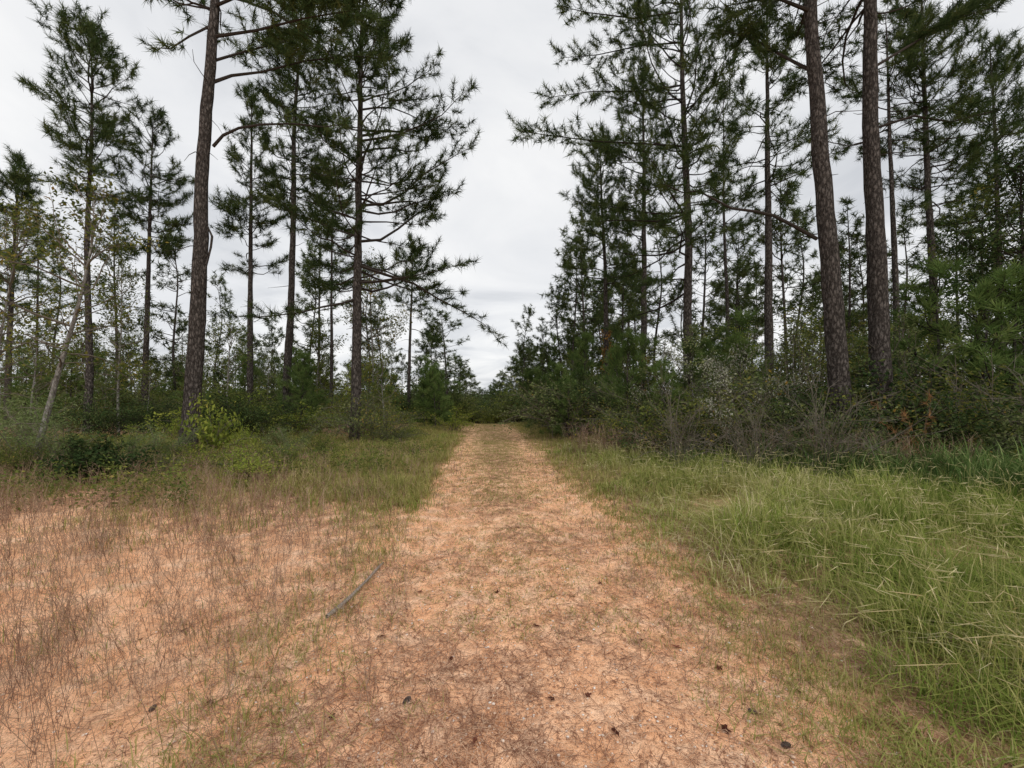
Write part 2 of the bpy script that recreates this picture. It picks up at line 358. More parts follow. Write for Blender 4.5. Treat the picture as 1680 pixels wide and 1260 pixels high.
tufts(m,rng,x,y,np.clip(.03+.022*y+.05*pn,.03,.38),9,.0050,.06,1.4)
n=3000;y=logy(rng,n,2.8,16);x=xc(y)+rng.normal(0,.55,n);tufts(m,rng,x,y,rng.uniform(.015,.05,n)*(1+y*.03),8,.004,.05,1.6)
n=2000;y=logy(rng,n,1.5,9);x=xc(y)+rng.uniform(-5,1.8,n);pn=np.sin(x*2.3+y*1.9)+np.sin(y*2.9-x*3.1)+np.sin(x*7+y*5);k=pn>.9;x,y=x[k],y[k];tufts(m,rng,x,y,rng.uniform(.02,.08,len(x)),9,.0038,.045,1.6)
n=2600;y=logy(rng,n,1.4,12);x=xc(y)+rng.choice([-1,1,1],n)*rng.normal(1.55,.3,n);tufts(m,rng,x,y,rng.uniform(.03,.14,n),8,.0042,.05,1.5)
n=8200;y=logy(rng,n,6.5,36);x=xc(y)+rng.uniform(-1,1,n)*4.0;d=x-xc(y);keep=(np.abs(np.abs(d)-.9)>.3)|(rng.uniform(size=n)<.65);x,y,d=x[keep],y[keep],d[keep]
tufts(m,rng,x,y,np.where(np.abs(d)>1.3,.11+.09*(np.abs(d)-1.3),.045)*rng.uniform(.5,1.5,len(x)),8,.0055,.14,1.4)
tag(obj('short_grass',m.mesh('short_grass',MG2)),'short yellowed grass over the left verge and the crown of the track','grass',kind='stuff')
m=M();n=3200;y=logy(rng,n,5,18);x=xc(y)-1.2-rng.uniform(0,1,n)*13;pn=np.sin(x*1.1+y*.5+2)+np.sin(y*1.1-x*.9)+.7*np.sin(x*3.7-y*2.9);ok=(pn>.2)&(rng.uniform(size=n)<.3+.7*sm(5,9,y));x,y=x[ok],y[ok]
tufts(m,rng,x,y,rng.uniform(.06,.30,len(x)),10,.0065,.1,1.5,.05,.75)
tag(obj('verge_grass',m.mesh('verge_grass',MG1)),'fresher green grass patches in the left verge','grass',kind='stuff')
def weeds(name,label,n,fx,hr,mat,seed,lean=.09):
    rng=np.random.default_rng(seed);m=M();x,y=fx(rng,n);n=len(x);z=G(x,y);h=rng.uniform(*hr,n)
    l=rng.normal(0,lean,(n,2));P0=np.stack([x,y,z-.01],1);P1=P0+np.stack([l[:,0]*h*2,l[:,1]*h*2,h],1)
    ws=np.sqrt(np.maximum(y,2)/3);a=rng.uniform(0,1,n)
    sticks(m,P0,P1,.0015*ws,.0008*ws,np.repeat(a,6))
    for k in range(7):
        f=rng.uniform(.25,.98,n);p=P0+(P1-P0)*f[:,None];az=rng.uniform(0,2*PI,n);el=rng.uniform(.5,1.25,n);ll=h*rng.uniform(.1,.3,n)
        q=p+np.stack([np.cos(az)*np.cos(el)*ll,np.sin(az)*np.cos(el)*ll,np.sin(el)*ll],1)
        sticks(m,p,q,.0009*ws,.0006*ws,np.repeat(a,6))
        T=leaf_T(2,.9,rng,.5,.9);inst(m,T,q,q-p,.009*ws,rng)
    tag(obj(name,m.mesh(name,mat)),label,'weeds',kind='stuff')
def f1(rng,n):
    y=logy(rng,n,1.7,12);x=-.8-rng.uniform(0,1,n)**.8*(y*1.25+.3);d=x-xc(y);k=(rng.uniform(size=n)<sm(-.7,-3.2,d)*.97+.03)&(d<-.9)
    pn=np.sin(x*1.4+y*1.1)+np.sin(x*2.3-y*1.7)+.9*np.sin(x*5.3+y*4.1);k&=(pn>.2)|(rng.uniform(size=n)<.42)
    k&=rng.uniform(size=n)<.55+.45*sm(2.5,5,y)
    return x[k],y[k]
weeds('dry_weeds','thin reddish brown dead weed stalks crowding the left foreground',11500,f1,(.08,.48),MW,21,.10)
def f2(rng,n):
    y=logy(rng,n,2.2,16);x=xc(y)+rng.choice([-1,1],n)*rng.uniform(.8,2.6,n);return x,y
weeds('verge_weeds','sparse dry weed stalks along both edges of the track',1200,f2,(.04,.24),MW,22)
def f3(rng,n):
    y=rng.uniform(7.,12.5,n);x=redge(y)-rng.uniform(-.8,.9,n);return x,y
weeds('brown_undergrowth','brown dry stems in front of the right-hand shrubs',900,f3,(.3,.9),MW,23)
m=M();rng=np.random.default_rng(5);n=2400;y=rng.uniform(5.6,13.5,n);x=-1.9-rng.uniform(0,1,n)*(y*1.2);pn=np.sin(x*.9-y*.8)+np.sin(y*1.9+x*.6);k=pn>.1;x,y=x[k],y[k];n=len(x)
P=np.stack([x,y,G(x,y)+rng.uniform(.05,.4,n)],1);inst(m,leaf_T(14,.42,rng,.45,1.),P,np.tile([0,0,1.],(n,1)),.15,rng)
tag(obj('leafy_herbs',m.mesh('leafy_herbs',ML1)),'low leafy herbs among the grass of the left verge','herbs',kind='stuff')
# pine straw litter
m=M();rng=np.random.default_rng(6);n=68000;y=logy(rng,n,1.15,12);x=xc(y)+rng.uniform(-1,1,n)*np.minimum(y*1.3+.6,5)
x=np.where(rng.uniform(size=n)<.4,xc(y)+rng.normal(0,1.2,n),x)
k=(x-xc(y)<2.1);pn=np.sin(x*2.1+y*1.3)+np.sin(y*3.1-x*1.9)+np.sin(x*5+y*4)*.6+np.sin(9*x-7*y)*.6+.5*np.sin(17*x+13*y);k&=(pn>.2)|(rng.uniform(size=n)<.36);x,y=x[k],y[k];n=len(x)
az=rng.uniform(0,2*PI,n);l=rng.uniform(.03,.14,n);b=rng.normal(0,.4,n);w=.0012*np.sqrt(y/2)
pts=[];cx,cy=x.copy(),y.copy()
for i in range(3):
    pts.append(np.stack([cx,cy,G(cx,cy)+.004+rng.uniform(0,.016,n)],1));cx=cx+np.cos(az+b*i)*l/2;cy=cy+np.sin(az+b*i)*l/2
a=rng.uniform(0,1,n)
for i in range(2):
    D=nrm(pts[i+1]-pts[i]);S=np.stack([-D[:,1],D[:,0],D[:,2]*0],1)*w[:,None]
    V=np.stack([pts[i]-S,pts[i]+S,pts[i+1]+S,pts[i+1]-S],1);m.add(V,np.arange(n*4).reshape(-1,4),a=np.repeat(a,4))
tag(obj('pine_straw',m.mesh('pine_straw',MST)),'reddish brown pine straw strewn over the sandy track','pine straw',kind='stuff')
# pebbles
m=M();rng=np.random.default_rng(7);n=18000;y=logy(rng,n,1.2,5);x=xc(y)+rng.normal(0,1.3,n)
oct_=np.array([[1,0,0],[0,1,0],[-1,0,0],[0,-1,0],[0,0,1],[0,0,-.6],[.6,.6,.55],[-.6,.6,.55],[-.6,-.6,.55],[.6,-.6,.55]])*np.array([1,1,.7])
fc=np.array([[0,1,6],[1,2,7],[2,3,8],[3,0,9],[6,1,7],[7,2,8],[8,3,9],[9,0,6],[4,6,7],[4,7,8],[4,8,9],[4,9,6]])
s=np.minimum(rng.lognormal(math.log(.0040),.5,n),.0095);V=oct_[None]*rng.uniform(.7,1.3,(n,1,3));t=rng.uniform(0,6.28,n)
V=np.stack([V[...,0]*np.cos(t)[:,None]-V[...,1]*np.sin(t)[:,None],V[...,0]*np.sin(t)[:,None]+V[...,1]*np.cos(t)[:,None],V[...,2]],-1)*s[:,None,None]+np.stack([x,y,G(x,y)+.003],1)[:,None]
m.add(V,T=(fc[None]+(np.arange(n)*10)[:,None,None]).reshape(-1,3),a=np.repeat(rng.uniform(0,1,n)**1.3,10))
tag(obj('gravel',m.mesh('gravel',MPB,True)),'small pebbles scattered in the orange sand','gravel',kind='stuff')
# ---------------------------------------------------------------- small countable things
rng=np.random.default_rng(8)
m=M();P=[];a0=gpx(536,1022);a1=gpx(632,931);nn=12
for i in range(nn):
    f=i/(nn-1);X=a0[0]+(a1[0]-a0[0])*f+.02*math.sin(f*5);Y=a0[1]+(a1[1]-a0[1])*f+.012*math.sin(f*9);P.append((X-a0[0],Y-a0[1],float(G(X,Y))+.04-float(G(*a0))))
tube(m,P,np.linspace(.015,.009,nn),8,rough=.1,rng=rng)
st=obj('fallen_stick',m.mesh('fallen_stick',MSK,True));st.location=(a0[0],a0[1],float(G(*a0)));tag(st,'long grey brown stick lying on the sand left of the track','stick')
def cone_mesh(seed):
    rng=np.random.default_rng(seed);m=M();n=90
    for i in range(n):
        f=i/n;th=i*2.39996;zz=.045*(f*2-1);r=.021*math.sqrt(max(0.02,1-(f*2-1)**2))+.002
        c=np.array([zz,r*math.cos(th),r*math.sin(th)]);o=np.array([.35,math.cos(th),math.sin(th)]);o/=np.linalg.norm(o);s=np.array([0,-math.sin(th),math.cos(th)])
        l=.014;w=.007;m.add([c*.8,c+s*w+o*l*.5,c+o*l,c-s*w+o*l*.5],Q=[(0,1,2,3)],a=rng.uniform(0,1))
        m.add([c+s*w+o*l*.5,c+o*l,c-s*w+o*l*.5,c+o*l*.6+np.array([-.004,0,0])],T=[(0,1,3),(1,2,3)],a=.2)
    tube(m,[(-.045,0,0),(-.02,0,0),(.02,0,0),(.045,0,0)],[.008,.017,.017,.006],8,a=.1)
    return m.mesh('pine_cone',MCN)
cm=cone_mesh(1)
for u,v,l in((250,1163,'grey pine cone at the bottom left among the dead weeds'),(1235,1163,'dark pine cone on sand right of the track middle'),(668,1150,'small dark pine cone on the sand left of centre in the foreground'),(1290,1225,'pine cone at the lower right near the grass edge')):
    X,Y=gpx(u,v);o=obj('pine_cone',cm);o.location=(X,Y,float(G(X,Y))+.01);o.rotation_euler=(rng.uniform(0,6),rng.uniform(-.2,.2),rng.uniform(0,6));s=rng.uniform(.38,.48);o.scale=(s*1.2,s,s);tag(o,l,'pine cone',group='pine cones on the track')
def leafmesh(seed):
    rng=np.random.default_rng(seed);m=M();k=14;V=[(0,0,.004)]
    for i in range(k):
        th=i/k*2*PI;r=(.035+.016*math.cos(5*th))*rng.uniform(.8,1.2);V.append((r*math.cos(th),r*math.sin(th)*.8,.006+.018*abs(math.sin(th*1.5+seed))*rng.uniform(.4,1)))
    m.add(V,T=[(0,i+1,(i+1)%k+1) for i in range(k)],a=rng.uniform(0,1));return m.mesh('fallen_leaf',MDL)
lm=[leafmesh(i) for i in range(4)]
for i,(u,v) in enumerate([(625,1048),(965,1143),(1052,1046),(903,912),(690,968),(953,1052),(905,1150),(815,975),(1110,1052),(985,955),(345,1160),(545,1180),(780,1218),(1180,1090),(620,870),(1010,1205),(410,1000),(300,1030),(880,1030),(740,1085),(560,985),(230,1045),(1310,1130),(1190,1190)]):
    X,Y=gpx(u,v);o=obj('fallen_leaf',lm[i%4]);o.location=(X,Y,float(G(X,Y))+.006);o.rotation_euler=(rng.normal(0,.25),rng.normal(0,.25),rng.uniform(0,6));s=rng.uniform(.4,.75);o.scale=(s,s,s)
    tag(o,'dark red brown dead leaf lying curled on the sand','fallen leaf',group='dead leaves on the track')
# ---------------------------------------------------------------- hero pines
R0=np.random.default_rng(100)
TN=needle_T(30,.068,R0,.4);TN2=needle_T(20,.108,R0,.4);TNY=needle_T(24,.07,R0,.9)
def hero(label,Y,path,dia,vc,L,seed,custom=(),T=TN,ts=.26,mats=(MB,MTW,MN),name='pine_tree',cat='pine tree',parts=('trunk','limbs','crown'),group=None,**kw):
    rng=np.random.default_rng(seed)
    u,v=path[0];bx=(u-U0)/F*Y;bz=float(G(bx,Y));base=np.array([bx,Y,bz])
    pts=[(0,0,-.15)]
    for (u,v) in path[1:]:
        p=px(u,v,Y)-base;pts.append((p[0],p[1]+rng.normal(0,.05),p[2]))
    zc=px(0,vc,Y)[2]-bz
    cs=[]
    for c in custom:
        P=[px(a,b,Y+dy)-base for a,b,dy in c['pts']];c=dict(c);c['P']=P;cs.append(c)
    tr,w,f,ax=gen_tree(rng,pts,dia,zc,L,T,ts,custom=cs,**kw)
    r=thing(name,label,cat,base,group=group)
    obj(parts[0],tr.mesh(parts[0],mats[0],True),r);obj(parts[1],w.mesh(parts[1],mats[1]),r);obj(parts[2],f.mesh(parts[2],mats[2]),r)
    return r,base,ax
hero('tall leaning pine with thick limbs, nearest on the left',11,[(305,750),(312,690),(324,500),(332,300),(348,100),(354,0),(366,-250),(378,-420)],.42,10,3.4,1,k=14,stubs=9,dz=.32,asym=(.25,0),
  custom=[dict(pts=[(350,240,0),(366,222,-.1),(392,210,-.2),(430,204,-.4),(480,203,-.6),(530,208,-.8),(565,204,-.9)],r0=.042,f0=.5,tl=.5),dict(pts=[(349,135,0),(380,124,.2),(430,118,.5),(500,100,.9),(580,92,1.4),(640,96,1.8)],r0=.042,f0=.35,tl=.9,step=.10),
          dict(pts=[(352,60,0),(420,50,-.3),(500,30,-.5),(590,15,-.9)],r0=.042,f0=.2,tl=1.1,step=.08),dict(pts=[(350,40,0),(310,60,-.2),(280,80,-.2),(250,78,-.3)],r0=.03,f0=.4,tl=.4),dict(pts=[(353,20,0),(320,5,.3),(290,10,.4)],r0=.03,f0=.3),
          dict(pts=[(352,10,0),(400,-10,-.4),(470,-10,-1),(540,-20,-1.6)],r0=.042,f0=.2,tl=1.1,step=.08),dict(pts=[(350,100,0),(400,85,.6),(460,70,1.3),(520,50,1.8)],r0=.036,f0=.25,tl=1.,step=.09)])
hero('straight pine with layered boughs reaching over the track, nearest the path on the left',14.4,[(583,730),(584,640),(587,450),(590,250),(594,60),(598,-60)],.36,490,4.1,2,asym=(.3,0),elev=(-10,42),dz=.18,nper=2.9,k=12,tl=.85,stubs=16,skip=.26,ts=.27)
hero('pine with rounded full crown, second tallest at far left',16,[(142,720),(144,600),(147,400),(150,200),(152,62)],.26,330,2.3,3,shape=shape_round,elev=(5,50),dz=.165,nper=3.,ts=.27)
hero('slim pine between the round-crowned pine and the big leaning pine',20,[(238,700),(240,600),(246,400),(250,200)],.28,420,2.0,4,shape=shape_round,elev=(-10,50),nper=2.8,dz=.24,ts=.29)
hero('slender pine just right of the big leaning pine',20,[(410,690),(411,600),(414,400),(416,250),(416,150)],.30,450,2.1,5,elev=(-10,50),nper=2.8,dz=.24,ts=.29)
hero('dark trunked pine between the slender pine and the layered pine',18,[(467,706),(470,600),(478,400),(483,200),(490,70),(494,-20)],.34,320,2.7,6,dz=.2,nper=2.9,ts=.28)
hero('thin pine left of the layered pine',22,[(543,680),(545,500),(547,350),(548,270)],.2,450,1.8,7,ts=.29,dz=.25)
hero('thin pine at the far left edge of the view',22,[(12,680),(18,550),(26,400),(34,272)],.3,520,2.2,8,shape=shape_round,dz=.2,nper=2.8,ts=.3)
hero('thin pine right of the layered pine with a small open crown',27,[(670,680),(672,560),(675,470),(677,395)],.26,540,2.3,9,ts=.31)
hero('massive bark-plated pine with a thick bent limb on the right',9.5,[(1384,770),(1376,660),(1362,400),(1347,200),(1335,0),(1322,-250),(1315,-500)],.45,-20,3.4,10,k=16,stubs=12,dz=.32,
  custom=[dict(pts=[(1340,392,0),(1305,372,-.1),(1270,354,-.2),(1240,347,-.3),(1200,342,-.3),(1170,326,-.4),(1145,313,-.3),(1120,316,-.2),(1085,300,-.1)],r0=.04,r1=.01,f0=.72,tl=.6),dict(pts=[(1338,120,0),(1290,95,.5),(1230,60,1.),(1180,50,1.5)],r0=.04,f0=.3,tl=.8,step=.1),dict(pts=[(1334,20,0),(1270,-5,-.4),(1190,10,-.8)],r0=.045,f0=.25,tl=.9,step=.09)])
hero('massive straight pine just right of the one with the bent limb',9.8,[(1446,760),(1444,620),(1440,400),(1436,200),(1431,0),(1428,-250),(1425,-500)],.45,30,3.5,11,k=16,stubs=12,dz=.32,
  custom=[dict(pts=[(1434,110,0),(1500,70,.4),(1570,30,1.),(1640,10,1.6)],r0=.036,f0=.25,tl=.9,step=.09),dict(pts=[(1437,210,0),(1500,190,-.3),(1560,200,-.5),(1640,180,-.8)],r0=.03,f0=.35,tl=.6,step=.12)])
hero('thin dark pine partly hidden behind the massive straight pine',16,[(1476,700),(1470,500),(1462,200),(1455,20)],.26,230,2.4,12,k=10,dz=.25)
hero('tall pine with wide sprawling boughs nearest the track on the right',15.5,[(1130,720),(1129,600),(1124,400),(1119,200),(1114,0),(1110,-130)],.36,480,3.9,13,asym=(.25,180),elev=(-12,45),dz=.21,nper=2.8,k=12,tl=.85,stubs=16,skip=.28,ts=.27,
  custom=[dict(pts=[(1122,240,0),(1060,236,-.5),(980,232,-.8),(900,222,-1),(852,215,-1)],r0=.036,f0=.35,tl=1.1,step=.11),dict(pts=[(1118,140,0),(1050,150,.5),(970,150,.8),(900,160,1)],r0=.033,f0=.3,tl=1.2,step=.11),dict(pts=[(1114,20,0),(1040,30,0),(960,20,.3),(920,10,.4)],r0=.033,f0=.25,tl=1.2,step=.11),dict(pts=[(1115,70,0),(1050,75,.6),(980,90,1.1),(920,95,1.4)],r0=.033,f0=.25,tl=1.1,step=.11)])
hero('dark slim pine between the sprawling pine and the bent-limbed pine',17,[(1262,680),(1260,580),(1257,350),(1254,150),(1250,10)],.38,310,2.7,14,nper=2.8,dz=.25,ts=.28)
b5=hero('pine with orange vine at its foot, left of the sprawling pine',20,[(1053,690),(1053,600),(1055,400),(1056,250),(1054,110)],.36,410,2.8,15,asym=(.2,180),nper=2.9,dz=.23,ts=.29)
b6=hero('pine with brown vine climbing its trunk, closest to the track gap on the right',22,[(995,690),(995,560),(994,430),(988,330),(984,235)],.32,480,2.7,16,asym=(.2,180),nper=2.9,dz=.23,ts=.29)
hero('slim dark pine rising right of the two massive trunks',16,[(1545,680),(1536,520),(1524,300),(1516,100),(1512,-60)],.32,340,2.8,17,dz=.21,nper=2.9,ts=.27)
hero('pine with tall open crown at the right edge of the view',19,[(1640,680),(1636,450),(1628,250),(1622,60)],.3,430,2.8,18,nper=2.9,dz=.23,ts=.29)
hero('thin bare-stemmed pine far back between the sprawling pine and dark slim pine',24,[(1195,670),(1193,500),(1190,380),(1188,150)],.26,380,2.4,19,nper=2.6,dz=.28,ts=.3)
for k,(r,base,ax) in enumerate((b5,b6)):
    rng=np.random.default_rng(60+k);n=120;z=rng.uniform(0.2,[3.3,5.][k],n);th=rng.uniform(0,6.28,n);P=np.array([ax(q) for q in z])+np.stack([np.cos(th)*.18,np.sin(th)*.18,0*z],1)
    m=M();inst(m,leaf_T(9,.5,rng,.7,.9),P,np.stack([np.cos(th),np.sin(th),0*z],1),.16,rng)
    vr=thing('climbing_vine',['orange leaved vine wrapped low around the pine beside the sprawling pine','tall rusty brown vine climbing the pine closest to the track gap'][k],'vine',base)
    obj('leaves',m.mesh('leaves',MLV),vr);s=M();tube(s,[ax(q)+np.array([.2*math.cos(q*2),.2*math.sin(q*2),0]) for q in np.linspace(0,3.4+1.6*k,24)],np.linspace(.02,.006,24),5);obj('stem',s.mesh('stem',MTG),vr)
m=M();Yd=10.7;P=[px(a,b,Yd) for a,b in((341,372),(348,388),(346,405),(340,430),(334,455),(331,480),(333,505),(338,520))];o0=P[0];tube(m,[p-o0 for p in P],[.02,.03,.028,.024,.02,.016,.012,.006],6)
o=obj('broken_branch',m.mesh('broken_branch',MB,True));o.location=o0;tag(o,'curved broken branch hanging against the leaning pine trunk','branch')
# ---------------------------------------------------------------- background prototypes
protos=[]
for i in range(6):
    rng=np.random.default_rng(200+i);H=14
    zc=[6,4.5,7,5,7.5,3.2][i];w=rng.normal(0,.2,3)
    tr,wd,f,ax=gen_tree(rng,[(0,0,-.4),(w[0],0,5),(w[1],w[2],10),(w[0]*1.5,w[2],H)],.22,zc,[2.,2.4,2.1,2.5,1.9,2.6][i],TN2,.37,dz=.32,nper=2.5,shape=[shape_cone,shape_round][i%2],elev=(-5,50),step=.30,tl=.8,tsp=.28,k=6,stubs=6,rough=0)
    protos.append((('trunk',tr.mesh('trunk',MB,True)),('limbs',wd.mesh('limbs',MTW)),('crown',f.mesh('crown',MNF))))
yproto=[]
for i in range(4):
    rng=np.random.default_rng(240+i);H=3.5
    tr,wd,f,ax=gen_tree(rng,[(0,0,-.1),(.05,0,1.5),(0,.03,H)],.07,.3,[1.1,1.3,1.,1.2][i],TNY,.24,dz=.19,nper=2.5,elev=(5,60),step=.2,tl=.42,tsp=.16,k=5,stubs=0,rough=0,bend=6,skip=.1,up=.8,f0=.3)
    yproto.append((('trunk',tr.mesh('trunk',MB,True)),('limbs',wd.mesh('limbs',MTW)),('crown',f.mesh('crown',MNY))))
sproto=[]
for i,mt_ in enumerate((ML1,ML1,ML4,ML2,ML5)):
    rng=np.random.default_rng(260+i);H=4.5
    tr,wd,f,ax=gen_tree(rng,[(0,0,-.1),(rng.normal(0,.15),0,1.5),(rng.normal(0,.2),.1,3),(rng.normal(0,.2),.03,H)],.08,.7,1.3,leaf_T(9,.44,rng,.58,1.),.21,dz=.24,nper=2.4,shape=shape_round,elev=(20,65),step=.22,tl=.5,tsp=.17,k=5,stubs=0,rough=0,bend=2,skip=.12,f0=.25)
    sproto.append((('trunk',tr.mesh('trunk',MBG,True)),('limbs',wd.mesh('limbs',MTG)),('crown',f.mesh('crown',mt_))))
def spawn(proto,name,label,cat,x,y,sc,rng,group=None,dz=0):
    s=sc if isinstance(sc,tuple) else (sc,sc,sc)
    r=thing(name,label,cat,(x,y,float(G(x,y))+dz),0,group,s)
    r.rotation_euler=(rng.normal(0,.025),rng.normal(0,.025),rng.uniform(0,6.28))
    for n,me in proto: obj(n,me,r)
    return r
def at_top(proto,H0,u,vt,Y,name,label,cat,rng,group=None,wide=1.):
    x=(u-U0)/F*Y;H=px(u,vt,Y)[2]-float(G(x,Y));s=max(.25,H/H0);w=min(s,1.15 if H0>10 else 9)*wide
    return spawn(proto,name,label,cat,x,Y,(w,w,s),rng,group)
ORD=['first','second','third','fourth','fifth','sixth','seventh','eighth','ninth','tenth','eleventh','twelfth','thirteenth','fourteenth','fifteenth','sixteenth','seventeenth','eighteenth','nineteenth','twentieth']
rng=np.random.default_rng(300)
rowL=[(62,330,27),(95,380,30),(190,340,24),(215,520,34),(290,360,27),(355,460,26),(300,510,38),(445,520,33),(506,400,26),(520,330,30),(600,440,30),(625,470,34),(85,520,36),(400,540,40),(640,560,42),(480,560,42),(700,545,38),(735,508,33),(712,535,36)]
rowL.sort()
for i,(u,vt,Y) in enumerate(rowL):
    at_top(protos[5 if u>690 else i%6],14,u,vt,Y,'pine_tree','%s from the left of the smaller pines behind the tall left-hand pines'%ORD[i],'pine tree',rng,'smaller pines in the left background',wide=1.5 if u>690 else .95)
rowR=[(855,512,36),(890,520,34),(925,470,30),(940,400,28),(965,360,27),(1015,380,29),(1080,370,28),(1150,330,26),(1210,370,30),(1290,290,24),(1310,350,28),(1345,420,30),(1395,330,24),(1420,380,28),(1490,350,25),(1570,330,24),(1605,420,26),(1660,300,22),(1235,440,33)]
rowR.sort()
for i,(u,vt,Y) in enumerate(rowR):
    at_top(protos[(i*5+1)%6],14,u,vt,Y,'pine_tree','%s from the left of the smaller pines behind the tall right-hand pines'%ORD[i],'pine tree',rng,'smaller pines in the right background',wide=1.05)
for i in range(40):
    u=rng.uniform(-20,755);Y=rng.uniform(34,62);at_top(protos[[5,1,3,0][i%4]],14,u,rng.uniform(545,615),Y,'pine_tree','far small pine on the distant tree line left of the track','pine tree',rng,'distant pines left of the track',wide=1.3)
for i in range(42):
    u=rng.uniform(855,1700);Y=rng.uniform(28,48);at_top(protos[[5,1,3,0][i%4]],14,u,rng.uniform(430,560) if u>950 else rng.uniform(545,595),Y,'pine_tree','far pine deep in the dense wood right of the track','pine tree',rng,'distant pines right of the track',wide=1.25)
for i in range(16):
    u=742+i*8.5+rng.normal(0,2);Y=rng.uniform(55,95);at_top(protos[[1,3,5][i%3]],14,u,648-min(75,abs(u-797)*1.2)+rng.uniform(-3,6),Y,'pine_tree','tiny far pine in the gap where the track dips away','pine tree',rng,'tiny pines beyond the end of the track',wide=1.8)
def young(lst,label,group,seed=1,wide=1.):
    rng=np.random.default_rng(seed)
    for i,(u,vt,Y) in enumerate(lst):
        at_top(yproto[i%4],3.5,u,vt,Y,'young_pine',label if isinstance(label,str) else label[i],'young pine',rng,group,wide)
rg=np.random.default_rng(77)
l=[]
for i in range(38):
    Y=rg.uniform(13.5,36);o_=rg.uniform(0,1)**1.6*9;x=xc(Y)+2.7+o_;l.append((U0+x/Y*F,(rg.uniform(585,630) if o_<1.5 else rg.uniform(540,615))+(Y-15)*.5,Y))
for i in range(13):
    Y=rg.uniform(11.5,15);x=rg.uniform(3.2,Y*1.2);l.append((U0+x/Y*F,rg.uniform(545,620),Y))
young(l,'bright green young pine in the thicket right of the track','young pines right of the track',seed=2,wide=1.1)
l=[]
for i in range(36):
    Y=rg.uniform(17,34);x=xc(Y)-3.2-rg.uniform(0,1)*(Y*1.0);l.append((U0+x/Y*F,rg.uniform(570,650),Y))
for i in range(14):
    Y=rg.uniform(20,40);x=xc(Y)-2.6-rg.uniform(0,3);l.append((U0+x/Y*F,rg.uniform(590,635),Y))
young(l,'bright green young pine in the thicket left of the track','young pines left of the track',seed=3,wide=1.15)
young([(1540,440,11.5),(1610,470,10.6),(1500,530,12),(1670,450,10.4),(1210,520,14),(1225,560,13)],['tallest dense dark young pine right of the massive trunks','dense dark young pine second from the right edge','low dense young pine nearest the massive trunks','dense dark young pine at the right edge','upright young pine behind the pale flowering shrub','short young pine beside the upright one behind the pale shrub'],None,seed=4,wide=1.3)
def sap(lst,label,group,seed):
    rng=np.random.default_rng(seed)
    for i,(u,vt,Y) in enumerate(lst): at_top(sproto[[0,4,2,1,3,4,0][i%7]],4.5,u,vt,Y,'hardwood_sapling',label,'sapling',rng,group,1.2)
l=[]
for i in range(36):
    Y=rg.uniform(16,30);x=xc(Y)-3.8-rg.uniform(0,1)*(Y*1.12-2);u=U0+x/Y*F;l.append((u,rg.uniform(565,645)-(20 if u<250 else 0),Y))
sap(l,'leafy young hardwood in the mixed thicket left of the track','young hardwoods left of the track',31)
l=[]
for i in range(34):
    Y=rg.uniform(11.5,26);x=max(xc(Y)+3.4,3.0)+rg.uniform(0,1)*(Y*1.05-2);u=U0+x/Y*F;l.append((u,rg.uniform(520,615) if u>1050 else rg.uniform(580,630),Y))
sap(l,'leafy young hardwood in the mixed thicket right of the track','young hardwoods right of the track',32)
# ---------------------------------------------------------------- hardwoods
def hw(label,Y,path,dia,vc,L,seed,mat,ls=.5,ts=.2,n=9,bk=MBG,tw=MTG,**kw):
    T=leaf_T(n,ls,np.random.default_rng(seed),.55,1.)
    kw.setdefault('shape',shape_round);kw.setdefault('elev',(15,60))
    return hero(label,Y,path,dia,vc,L,seed,T=T,ts=ts,mats=(bk,tw,mat),name='hardwood_tree',cat='tree',stubs=3,k=9,**kw)
hw('crooked pale grey stemmed young hardwood leaning at far left',9,[(52,772),(62,730),(78,680),(90,620),(108,560),(140,500),(150,430),(158,345)],.13,600,1.6,401,ML4,ls=.42,ts=.19,n=8,dz=.17,nper=2.5,skip=.2,asym=(.2,180))
hw('thin hardwood with sparse yellowing leaves at the left edge',11,[(-20,740),(-10,600),(20,480),(40,380)],.10,620,1.8,402,ML4,ls=.4,ts=.2,n=8,dz=.18,nper=2.4,skip=.15)
hw('leafy dark hardwood at the right edge above the young pines',11.5,[(1690,720),(1685,560),(1680,420),(1672,265)],.16,580,2.0,403,ML3,ls=.45,ts=.22,n=12,dz=.18,nper=2.8,bk=MB,tw=MTW)
hw('leafy dark hardwood sapling behind the dense young pines on the right',12.5,[(1600,720),(1606,560),(1610,420),(1612,330)],.12,540,1.5,404,ML1,ls=.42,ts=.2,n=10,dz=.22,nper=2.4,bk=MB,tw=MTW)
hw('slim hardwood with yellow green leaves behind the slim left pine',17,[(195,720),(193,620),(196,520),(200,440)],.1,650,1.5,405,ML1,ls=.42,ts=.22,n=9,dz=.22)
hw('slim hardwood with orange tinged leaves near the dark trunked pine',21,[(610,690),(612,600),(608,520),(606,440)],.12,660,1.8,406,ML4,ls=.45,ts=.26,n=9,dz=.26)
hw('green hardwood sapling between the leaning pine and slender pine',17,[(370,710),(372,640),(376,580),(378,530)],.09,670,1.4,407,ML1,ls=.42,ts=.22,n=9,dz=.2)
hw('broad green hardwood sapling left of the track gap',24,[(520,690),(520,640),(524,590),(526,560)],.1,670,1.9,408,ML1,ls=.45,ts=.26,n=10,dz=.2)
